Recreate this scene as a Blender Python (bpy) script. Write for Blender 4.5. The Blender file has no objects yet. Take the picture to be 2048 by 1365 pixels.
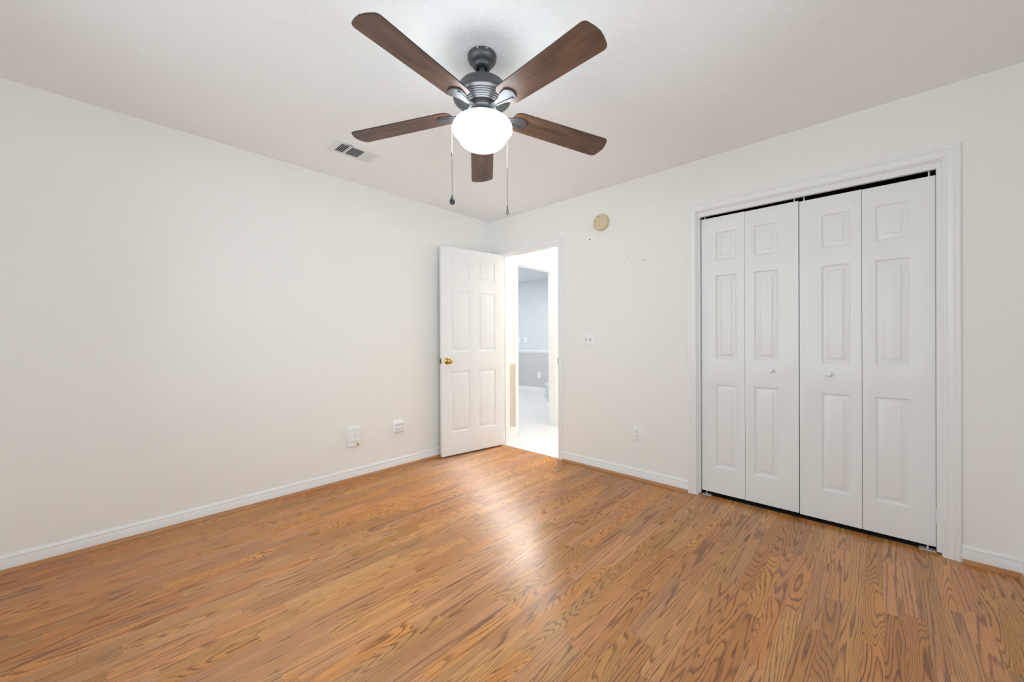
import bpy, bmesh, math, random
from mathutils import Matrix, Vector

random.seed(4)
SC = bpy.context.scene
COL = SC.collection

# ------------------------------------------------------------------ camera
cam_d = bpy.data.cameras.new('camera')
cam_d.sensor_fit = 'HORIZONTAL'
cam_d.sensor_width = 36.0
cam_d.lens = 780.593 / 2048 * 36.0
cam_d.clip_start = 0.05
cam = bpy.data.objects.new('camera', cam_d)
COL.objects.link(cam)


def cam_matrix(yaw, pitch, roll, loc):
    cy, sy, cp, sp = math.cos(yaw), math.sin(yaw), math.cos(pitch), math.sin(pitch)
    f = Vector((sy * cp, cy * cp, sp))
    r = Vector((cy, -sy, 0))
    u = r.cross(f)
    r2 = r * math.cos(roll) + u * math.sin(roll)
    u2 = u * math.cos(roll) - r * math.sin(roll)
    m = Matrix((r2, u2, -f)).transposed().to_4x4()
    m.translation = Vector(loc)
    return m


cam.matrix_world = cam_matrix(-0.7531, -0.0025, -0.0047, (3.1454, -3.0059, 1.1361))
SC.camera = cam

# ------------------------------------------------------------------ world, exposure
SC.view_settings.view_transform = 'Standard'
SC.view_settings.look = 'None'
SC.view_settings.gamma = 1.0
SC.view_settings.use_curve_mapping = False
SC.view_settings.exposure = 0.08
SC.cycles.use_denoising = True
SC.cycles.max_bounces = 14
SC.cycles.diffuse_bounces = 8

world = bpy.data.worlds.new('sky')
SC.world = world
world.use_nodes = True
bg = world.node_tree.nodes['Background']
bg.inputs[0].default_value = (0.72, 0.88, 1.0, 1)
bg.inputs[1].default_value = 0.6

GLOBE_EMISSION = 10.0
WINDOW_FILL_POWER = 45.0
SIDE_POWER = 38.5
RX0 = 3.655
HALL_POWER = 27.0
BATH_POWER = 15.0


def area_light(name, loc, direction, sx, sy, power, colour):
    d = bpy.data.lights.new(name, 'AREA')
    d.shape = 'RECTANGLE'
    d.size, d.size_y = sx, sy
    d.energy = power
    d.color = colour
    o = bpy.data.objects.new(name, d)
    o.matrix_world = Matrix.Translation(loc) @ Vector(direction).to_track_quat('-Z', 'Y').to_matrix().to_4x4()
    COL.objects.link(o)
    return o


area_light('added_window_fill', (2.025, -3.88, 1.40), (0, 1, 0), 2.6, 1.5, WINDOW_FILL_POWER, (0.77, 0.925, 1.0))  # added fill light at the unseen, added window behind the camera
area_light('added_side_fill', (RX0 + 0.13, -2.15, 1.40), (-1, 0, 0), 1.7, 1.4, SIDE_POWER, (0.77, 0.925, 1.0))  # added fill for the left wall, at an added side window
area_light('hall_fill_up', (0.78, 1.05, 1.95), (-0.15, 0, 1), 0.30, 0.30, HALL_POWER, (1.0, 0.985, 0.96))  # added upward fill in the hall, no fixture holds it
streak_light = area_light('floor_streak_light', (0.24, 1.02, 2.36), (1.6, -2.4, -2.36), 0.16, 0.16, HALL_POWER * 0.40, (1.0, 0.985, 0.96))  # added light aimed through the doorway to make the floor streak
streak_light.data.spread = math.radians(95)
area_light('bath_window_fill', (-3.42, 3.70, 1.5), (0, -1, 0), 0.90, 1.15, BATH_POWER * 4.0, (0.90, 0.96, 1.0))  # added light at the added bathroom window, for glare on the floor
area_light('bath_fill_top', (-1.7, 1.9, 2.42), (0, 0, -1), 0.9, 0.9, BATH_POWER * 2.0, (0.95, 0.97, 1.0))  # added overhead fill that brightens the bathroom, no fixture modelled


# ------------------------------------------------------------------ materials
def new_mat(name):
    m = bpy.data.materials.new(name)
    m.use_nodes = True
    return m, m.node_tree.nodes, m.node_tree.links, m.node_tree.nodes['Principled BSDF']


def plain(name, col, rough=0.5, metal=0.0, spec=0.5, bump=0.0, bscale=200.0, var=0.0, vscale=3.0):
    m, n, l, p = new_mat(name)
    p.inputs['Base Color'].default_value = (*col, 1)
    p.inputs['Roughness'].default_value = rough
    p.inputs['Metallic'].default_value = metal
    p.inputs['Specular IOR Level'].default_value = spec
    tc = n.new('ShaderNodeTexCoord')
    if var:
        nz = n.new('ShaderNodeTexNoise')
        nz.inputs['Scale'].default_value = vscale
        nz.inputs['Detail'].default_value = 4
        l.new(tc.outputs['Object'], nz.inputs['Vector'])
        mx = n.new('ShaderNodeMix')
        mx.data_type = 'RGBA'
        mx.inputs['A'].default_value = (*[c * (1 - var) for c in col], 1)
        mx.inputs['B'].default_value = (*[min(1, c * (1 + var)) for c in col], 1)
        l.new(nz.outputs['Fac'], mx.inputs['Factor'])
        l.new(mx.outputs['Result'], p.inputs['Base Color'])
    if bump:
        nz = n.new('ShaderNodeTexNoise')
        nz.inputs['Scale'].default_value = bscale
        nz.inputs['Detail'].default_value = 3
        l.new(tc.outputs['Object'], nz.inputs['Vector'])
        b = n.new('ShaderNodeBump')
        b.inputs['Strength'].default_value = bump
        b.inputs['Distance'].default_value = 0.002
        l.new(nz.outputs['Fac'], b.inputs['Height'])
        l.new(b.outputs['Normal'], p.inputs['Normal'])
    return m


def math_node(n, l, op, a, b=None, c=None):
    k = n.new('ShaderNodeMath')
    k.operation = op
    for i, v in enumerate((a, b, c)):
        if v is None:
            continue
        if isinstance(v, (int, float)):
            k.inputs[i].default_value = v
        else:
            l.new(v, k.inputs[i])
    return k.outputs[0]


def oak_floor():
    m, n, l, p = new_mat('oak_laminate')
    M = lambda op, a, b=None, c=None: math_node(n, l, op, a, b, c)
    tc = n.new('ShaderNodeTexCoord')
    sp = n.new('ShaderNodeSeparateXYZ')
    l.new(tc.outputs['Object'], sp.inputs[0])
    X, Y = sp.outputs[0], sp.outputs[1]
    SW = 0.0612
    xs = M('DIVIDE', M('ADD', X, 0.022), SW)
    ix = M('FLOOR', xs)
    fx = M('FRACT', xs)
    wn = n.new('ShaderNodeTexWhiteNoise')
    wn.noise_dimensions = '1D'
    l.new(ix, wn.inputs['W'])
    ys = M('ADD', M('DIVIDE', Y, M('ADD', M('MULTIPLY', wn.outputs['Value'], 0.34), 0.42)), M('MULTIPLY', wn.outputs['Value'], 37.0))
    iy = M('FLOOR', ys)
    fy = M('FRACT', ys)
    idv = n.new('ShaderNodeCombineXYZ')
    l.new(ix, idv.inputs[0])
    l.new(iy, idv.inputs[1])
    wid = n.new('ShaderNodeTexWhiteNoise')
    wid.noise_dimensions = '2D'
    l.new(idv.outputs[0], wid.inputs['Vector'])
    idc = n.new('ShaderNodeSeparateColor')
    l.new(wid.outputs['Color'], idc.inputs[0])
    r1, r2, r3 = idc.outputs[0], idc.outputs[1], idc.outputs[2]

    def stretched(sx, sy, ox, detail=2.0, rough=0.5, dist=0.0):
        cv = n.new('ShaderNodeCombineXYZ')
        l.new(M('ADD', M('MULTIPLY', X, sx), M('MULTIPLY', ox, 61.0)), cv.inputs[0])
        l.new(M('ADD', M('MULTIPLY', Y, sy), M('MULTIPLY', r2, 43.0)), cv.inputs[1])
        l.new(M('MULTIPLY', r3, 17.0), cv.inputs[2])
        nz = n.new('ShaderNodeTexNoise')
        nz.inputs['Scale'].default_value = 1.0
        nz.inputs['Detail'].default_value = detail
        nz.inputs['Roughness'].default_value = rough
        nz.inputs['Distortion'].default_value = dist
        l.new(cv.outputs[0], nz.inputs['Vector'])
        return nz.outputs['Fac']

    # straight-grained and cathedral strips: the figure stretches along the board by a random amount
    cath = M('ADD', M('MULTIPLY', M('POWER', r3, 1.5), 0.90), 0.14)
    cvf = n.new('ShaderNodeCombineXYZ')
    l.new(M('ADD', M('MULTIPLY', X, 11.0), M('MULTIPLY', r1, 61.0)), cvf.inputs[0])
    l.new(M('ADD', M('MULTIPLY', M('MULTIPLY', Y, 1.45), cath), M('MULTIPLY', r2, 43.0)), cvf.inputs[1])
    l.new(M('MULTIPLY', r3, 17.0), cvf.inputs[2])
    nf = n.new('ShaderNodeTexNoise')
    nf.inputs['Scale'].default_value = 1.0
    nf.inputs['Detail'].default_value = 1.0
    nf.inputs['Roughness'].default_value = 0.35
    nf.inputs['Distortion'].default_value = 0.12
    l.new(cvf.outputs[0], nf.inputs['Vector'])
    jit = stretched(150.0, 7.0, r1, 2.0)
    ringc = M('ADD', M('MULTIPLY', r2, 16.0), 20.0)
    ph = M('FRACT', M('ADD', M('ADD', M('MULTIPLY', nf.outputs['Fac'], ringc), M('MULTIPLY', X, 34.0)), M('MULTIPLY', jit, 0.70)))
    rise = n.new('ShaderNodeMapRange')
    rise.interpolation_type = 'SMOOTHSTEP'
    rise.inputs['From Min'].default_value = 0.50
    rise.inputs['From Max'].default_value = 0.90
    l.new(ph, rise.inputs['Value'])
    fall = n.new('ShaderNodeMapRange')
    fall.inputs['From Min'].default_value = 1.0
    fall.inputs['From Max'].default_value = 0.93
    l.new(ph, fall.inputs['Value'])
    ring = M('MULTIPLY', rise.outputs[0], fall.outputs[0])
    pores = stretched(480.0, 11.0, r1, 2.0, 0.6)
    porem = n.new('ShaderNodeMapRange')
    porem.inputs['From Min'].default_value = 0.50
    porem.inputs['From Max'].default_value = 0.70
    l.new(pores, porem.inputs['Value'])
    tone = stretched(6.0, 0.8, r1, 2.0)
    patch = stretched(22.0, 2.6, r1, 2.0)
    amp = M('ADD', M('MULTIPLY', patch, 1.15), 0.02)
    dark = M('ADD', M('MULTIPLY', M('MULTIPLY', ring, amp), 0.85), M('MULTIPLY', porem.outputs[0], M('ADD', M('MULTIPLY', ring, 0.42), 0.24)))
    ramp = n.new('ShaderNodeValToRGB')
    e = ramp.color_ramp.elements
    e[0].position, e[0].color = 0.0, (0.575, 0.258, 0.080, 1)
    e[1].position, e[1].color = 1.0, (0.135, 0.044, 0.011, 1)
    k = ramp.color_ramp.elements.new(0.42)
    k.color = (0.345, 0.138, 0.040, 1)
    l.new(dark, ramp.inputs[0])
    hsv = n.new('ShaderNodeHueSaturation')
    l.new(ramp.outputs[0], hsv.inputs['Color'])
    l.new(M('ADD', M('MULTIPLY', r2, 0.012), 0.494), hsv.inputs['Hue'])
    l.new(M('ADD', M('MULTIPLY', r3, 0.12), 0.94), hsv.inputs['Saturation'])
    l.new(M('ADD', M('MULTIPLY', M('ADD', r1, M('MULTIPLY', tone, 0.7)), 0.30), 0.72), hsv.inputs['Value'])
    # joints: a fine line at every third strip (board edge) and at board ends
    bx = M('FRACT', M('DIVIDE', M('ADD', X, 0.022), SW * 3))
    bi = M('FLOOR', M('DIVIDE', M('ADD', X, 0.022), SW * 3))
    wb = n.new('ShaderNodeTexWhiteNoise')
    wb.noise_dimensions = '1D'
    l.new(bi, wb.inputs['W'])
    by = M('FRACT', M('ADD', M('DIVIDE', Y, 1.2), wb.outputs['Value']))
    ex = M('LESS_THAN', M('MINIMUM', bx, M('SUBTRACT', 1.0, bx)), 0.0035)
    ey = M('LESS_THAN', M('MINIMUM', by, M('SUBTRACT', 1.0, by)), 0.0008)
    joint = M('MAXIMUM', ex, ey)
    mx = n.new('ShaderNodeMix')
    mx.data_type = 'RGBA'
    l.new(M('MULTIPLY', joint, 0.45), mx.inputs['Factor'])
    l.new(hsv.outputs[0], mx.inputs['A'])
    mx.inputs['B'].default_value = (0.13, 0.06, 0.03, 1)
    l.new(mx.outputs['Result'], p.inputs['Base Color'])
    p.inputs['Roughness'].default_value = 0.44
    p.inputs['Specular IOR Level'].default_value = 0.5
    p.inputs['IOR'].default_value = 1.8
    p.inputs['Anisotropic'].default_value = 0.95
    tg = n.new('ShaderNodeCombineXYZ')
    tg.inputs[0].default_value = 1.0
    l.new(tg.outputs[0], p.inputs['Tangent'])
    bump = n.new('ShaderNodeBump')
    bump.inputs['Strength'].default_value = 0.10
    bump.inputs['Distance'].default_value = 0.0006
    l.new(M('SUBTRACT', M('MULTIPLY', dark, -0.6), M('MULTIPLY', joint, 1.5)), bump.inputs['Height'])
    l.new(bump.outputs[0], p.inputs['Normal'])
    return m


def walnut():
    m, n, l, p = new_mat('walnut_veneer')
    M = lambda op, a, b=None, c=None: math_node(n, l, op, a, b, c)
    tc = n.new('ShaderNodeTexCoord')
    oi = n.new('ShaderNodeObjectInfo')
    sp = n.new('ShaderNodeSeparateXYZ')
    l.new(tc.outputs['Object'], sp.inputs[0])

    def nz(sx, sy, det):
        cv = n.new('ShaderNodeCombineXYZ')
        l.new(M('ADD', M('MULTIPLY', sp.outputs[0], sx), M('MULTIPLY', oi.outputs['Random'], 50.0)), cv.inputs[0])
        l.new(M('MULTIPLY', sp.outputs[1], sy), cv.inputs[1])
        t = n.new('ShaderNodeTexNoise')
        t.inputs['Scale'].default_value = 1
        t.inputs['Detail'].default_value = det
        l.new(cv.outputs[0], t.inputs['Vector'])
        return t.outputs['Fac']
    f = M('ADD', M('MULTIPLY', nz(4, 22, 3), 0.6), M('MULTIPLY', nz(9, 320, 3), 0.4))
    ramp = n.new('ShaderNodeValToRGB')
    e = ramp.color_ramp.elements
    e[0].position, e[0].color = 0.36, (0.052, 0.027, 0.018, 1)
    e[1].position, e[1].color = 0.66, (0.170, 0.086, 0.053, 1)
    l.new(f, ramp.inputs[0])
    l.new(ramp.outputs[0], p.inputs['Base Color'])
    p.inputs['Roughness'].default_value = 0.42
    return m


def ceiling_texture():
    m, n, l, p = new_mat('textured_ceiling_paint')
    p.inputs['Base Color'].default_value = (0.905, 0.915, 0.925, 1)
    p.inputs['Roughness'].default_value = 0.75
    p.inputs['Specular IOR Level'].default_value = 0.25
    tc = n.new('ShaderNodeTexCoord')
    nz = n.new('ShaderNodeTexNoise')
    nz.inputs['Scale'].default_value = 42
    nz.inputs['Detail'].default_value = 3
    nz.inputs['Distortion'].default_value = 0.6
    l.new(tc.outputs['Object'], nz.inputs['Vector'])
    mr = n.new('ShaderNodeMapRange')
    mr.inputs['From Min'].default_value = 0.42
    mr.inputs['From Max'].default_value = 0.62
    l.new(nz.outputs['Fac'], mr.inputs['Value'])
    b = n.new('ShaderNodeBump')
    b.inputs['Strength'].default_value = 0.28
    b.inputs['Distance'].default_value = 0.003
    l.new(mr.outputs[0], b.inputs['Height'])
    l.new(b.outputs[0], p.inputs['Normal'])
    return m


def tiles(name, col, grout, size, rot, rough, gw):
    m, n, l, p = new_mat(name)
    tc = n.new('ShaderNodeTexCoord')
    mp = n.new('ShaderNodeMapping')
    mp.inputs['Rotation'].default_value = (0, 0, rot)
    l.new(tc.outputs['Object'], mp.inputs[0])
    br = n.new('ShaderNodeTexBrick')
    br.offset = 0.0
    br.inputs['Color1'].default_value = (*col, 1)
    br.inputs['Color2'].default_value = (*[c * 0.97 for c in col], 1)
    br.inputs['Mortar'].default_value = (*grout, 1)
    br.inputs['Scale'].default_value = 1.0
    br.inputs['Brick Width'].default_value = size
    br.inputs['Row Height'].default_value = size
    br.inputs['Mortar Size'].default_value = gw
    l.new(mp.outputs[0], br.inputs['Vector'])
    l.new(br.outputs['Color'], p.inputs['Base Color'])
    p.inputs['Roughness'].default_value = rough
    return m


M_WALL = plain('cream_wall_paint', (0.875, 0.855, 0.82), 0.6, spec=0.3, bump=0.06, bscale=260, var=0.012, vscale=2.2)
M_CEIL = ceiling_texture()
M_FLOOR = oak_floor()
M_SHOE = plain('oak_moulding', (0.46, 0.215, 0.082), 0.35, var=0.2, vscale=14)
M_TRIM = plain('white_trim_gloss', (0.86, 0.855, 0.85), 0.3, bump=0.02, bscale=90)
M_DOOR = plain('white_door_paint', (0.85, 0.845, 0.84), 0.33, bump=0.03, bscale=180)
M_HALLW = plain('hall_upper_paint', (0.82, 0.79, 0.74), 0.6)
M_HALLLOW = plain('hall_lower_beige_paint', (0.60, 0.54, 0.48), 0.6)
M_BATHW = plain('bath_upper_paint', (0.72, 0.74, 0.755), 0.6)
M_BATHLOW = plain('bath_lower_grey_paint', (0.60, 0.60, 0.59), 0.6)
M_TILE = tiles('white_floor_tile', (0.80, 0.79, 0.78), (0.66, 0.65, 0.64), 0.33, math.radians(45), 0.25, 0.004)
M_DECKT = tiles('white_deck_tile', (0.74, 0.76, 0.78), (0.62, 0.64, 0.66), 0.15, 0.0, 0.2, 0.003)
M_PLASTIC = plain('white_plastic', (0.88, 0.88, 0.875), 0.35)
M_DARK = plain('void_shade', (0.012, 0.012, 0.013), 0.7)  # shade inside the closet and vent duct put into the colour
M_TRACK = plain('dark_track_metal', (0.05, 0.05, 0.052), 0.5, metal=0.6)
M_SLOT = plain('slot_grey', (0.10, 0.095, 0.09), 0.6)
M_BRONZE = plain('oiled_bronze', (0.095, 0.098, 0.104), 0.40, metal=0.6, bump=0.02, bscale=300)
M_STEEL = plain('galvanised_steel', (0.72, 0.73, 0.74), 0.4, metal=0.4)
M_BRASS = plain('polished_brass', (0.62, 0.42, 0.12), 0.16, metal=1.0)
M_AGED = plain('aged_brass_plate', (0.20, 0.16, 0.12), 0.4, metal=0.9)
M_YELLOWED = plain('yellowed_cream_plastic', (0.66, 0.57, 0.38), 0.45)
M_BLACK = plain('black_plastic', (0.015, 0.015, 0.016), 0.35)
M_WARN = plain('warning_yellow', (0.70, 0.55, 0.02), 0.4)
M_KNOB = plain('white_knob_ceramic', (0.90, 0.89, 0.87), 0.22)
M_CHAIN = plain('bead_chain_metal', (0.16, 0.155, 0.15), 0.35, metal=0.9)
M_CORD = plain('white_chain', (0.80, 0.80, 0.79), 0.3)
M_WALNUT = walnut()
M_BLADEEDGE = plain('blade_edge_brown', (0.045, 0.022, 0.016), 0.4)
M_VENT = plain('vent_white_enamel', (0.78, 0.775, 0.765), 0.35)


def globe_mat():
    m, n, l, p = new_mat('lit_frosted_glass')
    p.inputs['Base Color'].default_value = (0.9, 0.9, 0.88, 1)
    p.inputs['Roughness'].default_value = 0.25
    p.inputs['Emission Color'].default_value = (0.92, 0.97, 1.0, 1)
    p.inputs['Emission Strength'].default_value = GLOBE_EMISSION
    return m


M_GLOBE = globe_mat()


def glass_mat():
    m, n, l, p = new_mat('window_glass')
    n.remove(p)
    fr = n.new('ShaderNodeFresnel')
    fr.inputs[0].default_value = 1.45
    tr = n.new('ShaderNodeBsdfTransparent')
    gl = n.new('ShaderNodeBsdfGlossy')
    gl.inputs['Roughness'].default_value = 0.02
    mx = n.new('ShaderNodeMixShader')
    l.new(fr.outputs[0], mx.inputs[0])
    l.new(tr.outputs[0], mx.inputs[1])
    l.new(gl.outputs[0], mx.inputs[2])
    l.new(mx.outputs[0], n['Material Output'].inputs[0])
    return m


M_GLASS = glass_mat()


# ------------------------------------------------------------------ mesh helpers
class MB:
    """collects shapes into one mesh"""

    def __init__(self):
        self.v, self.f, self.mi, self.sm = [], [], [], []

    def add(self, verts, faces, mi=0, smooth=False):
        o = len(self.v)
        self.v += [tuple(p) for p in verts]
        for f in faces:
            self.f.append([i + o for i in f])
            self.mi.append(mi)
            self.sm.append(smooth)
        return self

    def box(self, a, b, mi=0, fn=None):
        x0, y0, z0 = [min(p) for p in zip(a, b)]
        x1, y1, z1 = [max(p) for p in zip(a, b)]
        v = [(x0, y0, z0), (x1, y0, z0), (x1, y1, z0), (x0, y1, z0), (x0, y0, z1), (x1, y0, z1), (x1, y1, z1), (x0, y1, z1)]
        if fn:
            v = [fn(p) for p in v]
        return self.add(v, [(0, 3, 2, 1), (4, 5, 6, 7), (0, 1, 5, 4), (1, 2, 6, 5), (2, 3, 7, 6), (3, 0, 4, 7)], mi)

    def lathe(self, prof, origin=(0, 0, 0), axis='z', seg=48, mi=0, smooth=True):
        ox, oy, oz = origin
        rings, verts = [], []
        for r, h in prof:
            ring = []
            if r < 1e-6:
                ring = [len(verts)] * seg
                verts.append((0, 0, h))
            else:
                for k in range(seg):
                    a = 2 * math.pi * k / seg
                    ring.append(len(verts))
                    verts.append((r * math.cos(a), r * math.sin(a), h))
            rings.append(ring)
        faces = []
        for a, b in zip(rings, rings[1:]):
            for k in range(seg):
                k2 = (k + 1) % seg
                q = [a[k], a[k2], b[k2], b[k]]
                q2 = []
                for i in q:
                    if i not in q2:
                        q2.append(i)
                if len(q2) > 2:
                    faces.append(q2)
        if axis == 'y':      # height runs along -y (out of the back wall)
            verts = [(x, -h, y) for x, y, h in verts]
        elif axis == 'x':
            verts = [(h, x, y) for x, y, h in verts]
        verts = [(x + ox, y + oy, z + oz) for x, y, z in verts]
        return self.add(verts, faces, mi, smooth)

    def prism(self, poly, h0, h1, fn, mi=0, side_mi=None):
        """poly in (a,b); extruded from h0 to h1; fn(a,b,h)->xyz"""
        n = len(poly)
        v = [fn(a, b, h0) for a, b in poly] + [fn(a, b, h1) for a, b in poly]
        self.add(v, [list(range(n - 1, -1, -1)), list(range(n, 2 * n))], mi)
        self.add(v, [(i, (i + 1) % n, n + (i + 1) % n, n + i) for i in range(n)], mi if side_mi is None else side_mi)
        return self

    def tube(self, pts, r, seg=8, mi=0):
        pts = [Vector(p) for p in pts]
        verts = []
        for i, p in enumerate(pts):
            d = (pts[min(i + 1, len(pts) - 1)] - pts[max(i - 1, 0)]).normalized()
            up = Vector((0, 0, 1)) if abs(d.z) < 0.9 else Vector((1, 0, 0))
            a = d.cross(up).normalized()
            b = d.cross(a)
            rr = r[i] if isinstance(r, (list, tuple)) else r
            for k in range(seg):
                t = 2 * math.pi * k / seg
                verts.append(p + a * rr * math.cos(t) + b * rr * math.sin(t))
        f = []
        for i in range(len(pts) - 1):
            for k in range(seg):
                k2 = (k + 1) % seg
                f.append((i * seg + k, i * seg + k2, (i + 1) * seg + k2, (i + 1) * seg + k))
        f.append(list(range(seg - 1, -1, -1)))
        f.append([(len(pts) - 1) * seg + k for k in range(seg)])
        return self.add(verts, f, mi, True)

    def sphere(self, c, r, seg=12, sz=1.0, mi=0):
        prof = [(r * math.sin(math.pi * i / 8), -r * sz * math.cos(math.pi * i / 8)) for i in range(9)]
        prof[0] = (0, prof[0][1])
        prof[-1] = (0, prof[-1][1])
        return self.lathe(prof, c, 'z', seg, mi)

    def build(self, name, mats, parent=None, loc=None, bevel=0.0, bseg=2):
        me = bpy.data.meshes.new(name)
        me.from_pydata(self.v, [], self.f)
        for m in (mats if isinstance(mats, (list, tuple)) else [mats]):
            me.materials.append(m)
        me.polygons.foreach_set('material_index', self.mi)
        me.polygons.foreach_set('use_smooth', self.sm)
        bm = bmesh.new()
        bm.from_mesh(me)
        bmesh.ops.remove_doubles(bm, verts=bm.verts, dist=1e-6)
        bmesh.ops.recalc_face_normals(bm, faces=bm.faces)
        bm.to_mesh(me)
        bm.free()
        try:
            me.set_sharp_from_angle(angle=math.radians(35))
        except Exception:
            pass
        o = bpy.data.objects.new(name, me)
        COL.objects.link(o)
        if parent:
            o.parent = parent
        if loc:
            o.location = loc
        if bevel:
            b = o.modifiers.new('bevel', 'BEVEL')
            b.width = bevel
            b.segments = bseg
            b.limit_method = 'ANGLE'
            b.angle_limit = math.radians(40)
            b.harden_normals = False
        return o


def tag(o, label, cat, group=None, kind=None):
    o['label'] = label
    o['category'] = cat
    if group:
        o['group'] = group
    if kind:
        o['kind'] = kind
    return o


def struct(o, label, cat):
    return tag(o, label, cat, kind='structure')


def thing(name, label, cat, loc, group=None):
    o = bpy.data.objects.new(name, None)
    o.empty_display_size = 0.05
    o.location = loc
    COL.objects.link(o)
    return tag(o, label, cat, group)


# ------------------------------------------------------------------ room shell
HC = 2.44
RX, FY = 3.655, -3.75          # right wall, front wall
TW = 0.115                     # wall thickness
DL, DR, DT = 0.18, 0.926, 2.05     # doorway jamb faces
CL, CR, CT = 2.186, 3.388, 2.060   # closet opening jamb faces
J = 0.018

b = MB()
for x0, x1, z0, z1 in ((-TW, DL - J, 0, HC), (DL - J, DR + J, DT + J, HC), (DR + J, CL - J, 0, HC), (CL - J, CR + J, CT + J, HC), (CR + J, RX + TW, 0, HC)):
    b.box((x0, 0, z0), (x1, TW, z1))
struct(b.build('wall_back', M_WALL), 'cream back wall with the doorway and the closet opening', 'wall')
struct(MB().box((-TW, FY, 0), (0, 0, HC)).build('wall_left', M_WALL), 'long blank cream wall on the left', 'wall')
SY0, SY1, SZ0, SZ1 = -3.05, -1.25, 0.68, 2.12
b = MB()
for y0, y1, z0, z1 in ((FY, SY0, 0, HC), (SY1, 0, 0, HC), (SY0, SY1, 0, SZ0), (SY0, SY1, SZ1, HC)):
    b.box((RX, y0, z0), (RX + TW, y1, z1))
struct(b.build('wall_right', M_WALL), 'cream wall at the right edge beside the closet', 'wall')
WX0, WX1, WZ0, WZ1 = 0.70, 3.35, 0.62, 2.16
b = MB()
for x0, x1, z0, z1 in ((-TW, WX0, 0, HC), (WX1, RX + TW, 0, HC), (WX0, WX1, 0, WZ0), (WX0, WX1, WZ1, HC)):
    b.box((x0, FY - TW, z0), (x1, FY, z1))
struct(b.build('wall_front', M_WALL), 'cream wall with the added window, facing the closet wall', 'wall')
struct(MB().box((-TW, FY - TW, -0.1), (RX + TW, 0.012, 0)).box((CL - J, 0.012, -0.1), (CR + J, 0.046, 0)).build('floor', M_FLOOR), 'glossy oak strip laminate floor of the bedroom', 'floor')
struct(MB().box((-TW, FY - TW, HC), (RX + TW, TW, HC + 0.1)).build('ceiling', M_CEIL), 'textured white ceiling above the fan', 'ceiling')
struct(MB().box((CL - J, 0.046, -0.1), (CR + J, 0.80, -0.001)).build('floor_closet', plain('closet_floor_shade', (0.03, 0.026, 0.022), 0.8)), 'closet floor with the shade under the folding doors in its colour', 'floor')  # near-black colour paints the shade under the doors
# closet interior behind the folding doors; near-black walls paint its shade
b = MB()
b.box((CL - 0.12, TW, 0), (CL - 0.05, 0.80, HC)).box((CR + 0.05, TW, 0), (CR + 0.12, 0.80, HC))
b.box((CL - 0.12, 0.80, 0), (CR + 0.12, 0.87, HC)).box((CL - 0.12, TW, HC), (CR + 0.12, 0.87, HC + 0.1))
struct(b.build('wall_closet', M_DARK), 'inside of the closet behind the folding doors, shade painted near-black', 'wall')

# added window in the front wall behind the camera, for fill light
b = MB()
fw = 0.05
b.box((WX0, FY - TW, WZ0), (WX0 + fw, FY + 0.01, WZ1)).box((WX1 - fw, FY - TW, WZ0), (WX1, FY + 0.01, WZ1))
b.box((WX0, FY - TW, WZ0), (WX1, FY + 0.01, WZ0 + fw)).box((WX0, FY - TW, WZ1 - fw), (WX1, FY + 0.01, WZ1))
b.box(((WX0 + WX1) / 2 - 0.025, FY - 0.07, WZ0), ((WX0 + WX1) / 2 + 0.025, FY - 0.03, WZ1))
b.box((WX0, FY - 0.07, 1.38), (WX1, FY - 0.03, 1.42))
win = struct(b.build('added_window_1', M_TRIM), 'added unseen white window opposite the closet wall, for fill light', 'window')
MB().box((WX0 + fw, FY - 0.052, WZ0 + fw), (WX1 - fw, FY - 0.048, WZ1 - fw)).build('added_window_pane', M_GLASS, win)

b = MB()  # added side window, put in to brighten the left wall
b.box((RX - 0.01, SY0, SZ0), (RX + TW, SY0 + fw, SZ1)).box((RX - 0.01, SY1 - fw, SZ0), (RX + TW, SY1, SZ1))
b.box((RX - 0.01, SY0, SZ0), (RX + TW, SY1, SZ0 + fw)).box((RX - 0.01, SY0, SZ1 - fw), (RX + TW, SY1, SZ1))
b.box((RX + 0.03, (SY0 + SY1) / 2 - 0.025, SZ0), (RX + 0.07, (SY0 + SY1) / 2 + 0.025, SZ1)).box((RX + 0.03, SY0, 1.38), (RX + 0.07, SY1, 1.42))
win2 = struct(b.build('added_window_2', M_TRIM), 'added unseen white side window, for fill on the long left wall', 'window')
MB().box((RX + 0.048, SY0 + fw, SZ0 + fw), (RX + 0.052, SY1 - fw, SZ1 - fw)).build('added_window_pane', M_GLASS, win2)

# ------------------------------------------------------------------ mouldings
CASING = [(0, 0), (0, 0.008), (0.003, 0.0105), (0.011, 0.0105), (0.0125, 0.0085), (0.016, 0.0095), (0.026, 0.0115), (0.036, 0.0135),
          (0.0385, 0.0125), (0.041, 0.0155), (0.047, 0.017), (0.053, 0.0165), (0.057, 0.013), (0.057, 0)]


def casing(mb, lo, hi, top, fn, width, flip=1.0):
    """three-sided mitred casing round an opening; fn(a, z, t)->xyz, a along wall, t out of wall"""
    k = width / 0.057
    corners = [((lo, 0.0), (-1, 0)), ((lo, top), (-1, 1)), ((hi, top), (1, 1)), ((hi, 0.0), (1, 0))]
    rows = []
    for (a, z), (da, dz) in corners:
        rows.append([fn(a + da * u * k, z + dz * u * k, t) for u, t in CASING])
    n = len(CASING)
    v = [p for r in rows for p in r]
    f = []
    for i in range(3):
        for j in range(n - 1):
            f.append((i * n + j, i * n + j + 1, (i + 1) * n + j + 1, (i + 1) * n + j))
    f.append(list(range(n)))
    f.append([3 * n + j for j in range(n)])
    mb.add(v, f)
    return mb


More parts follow.
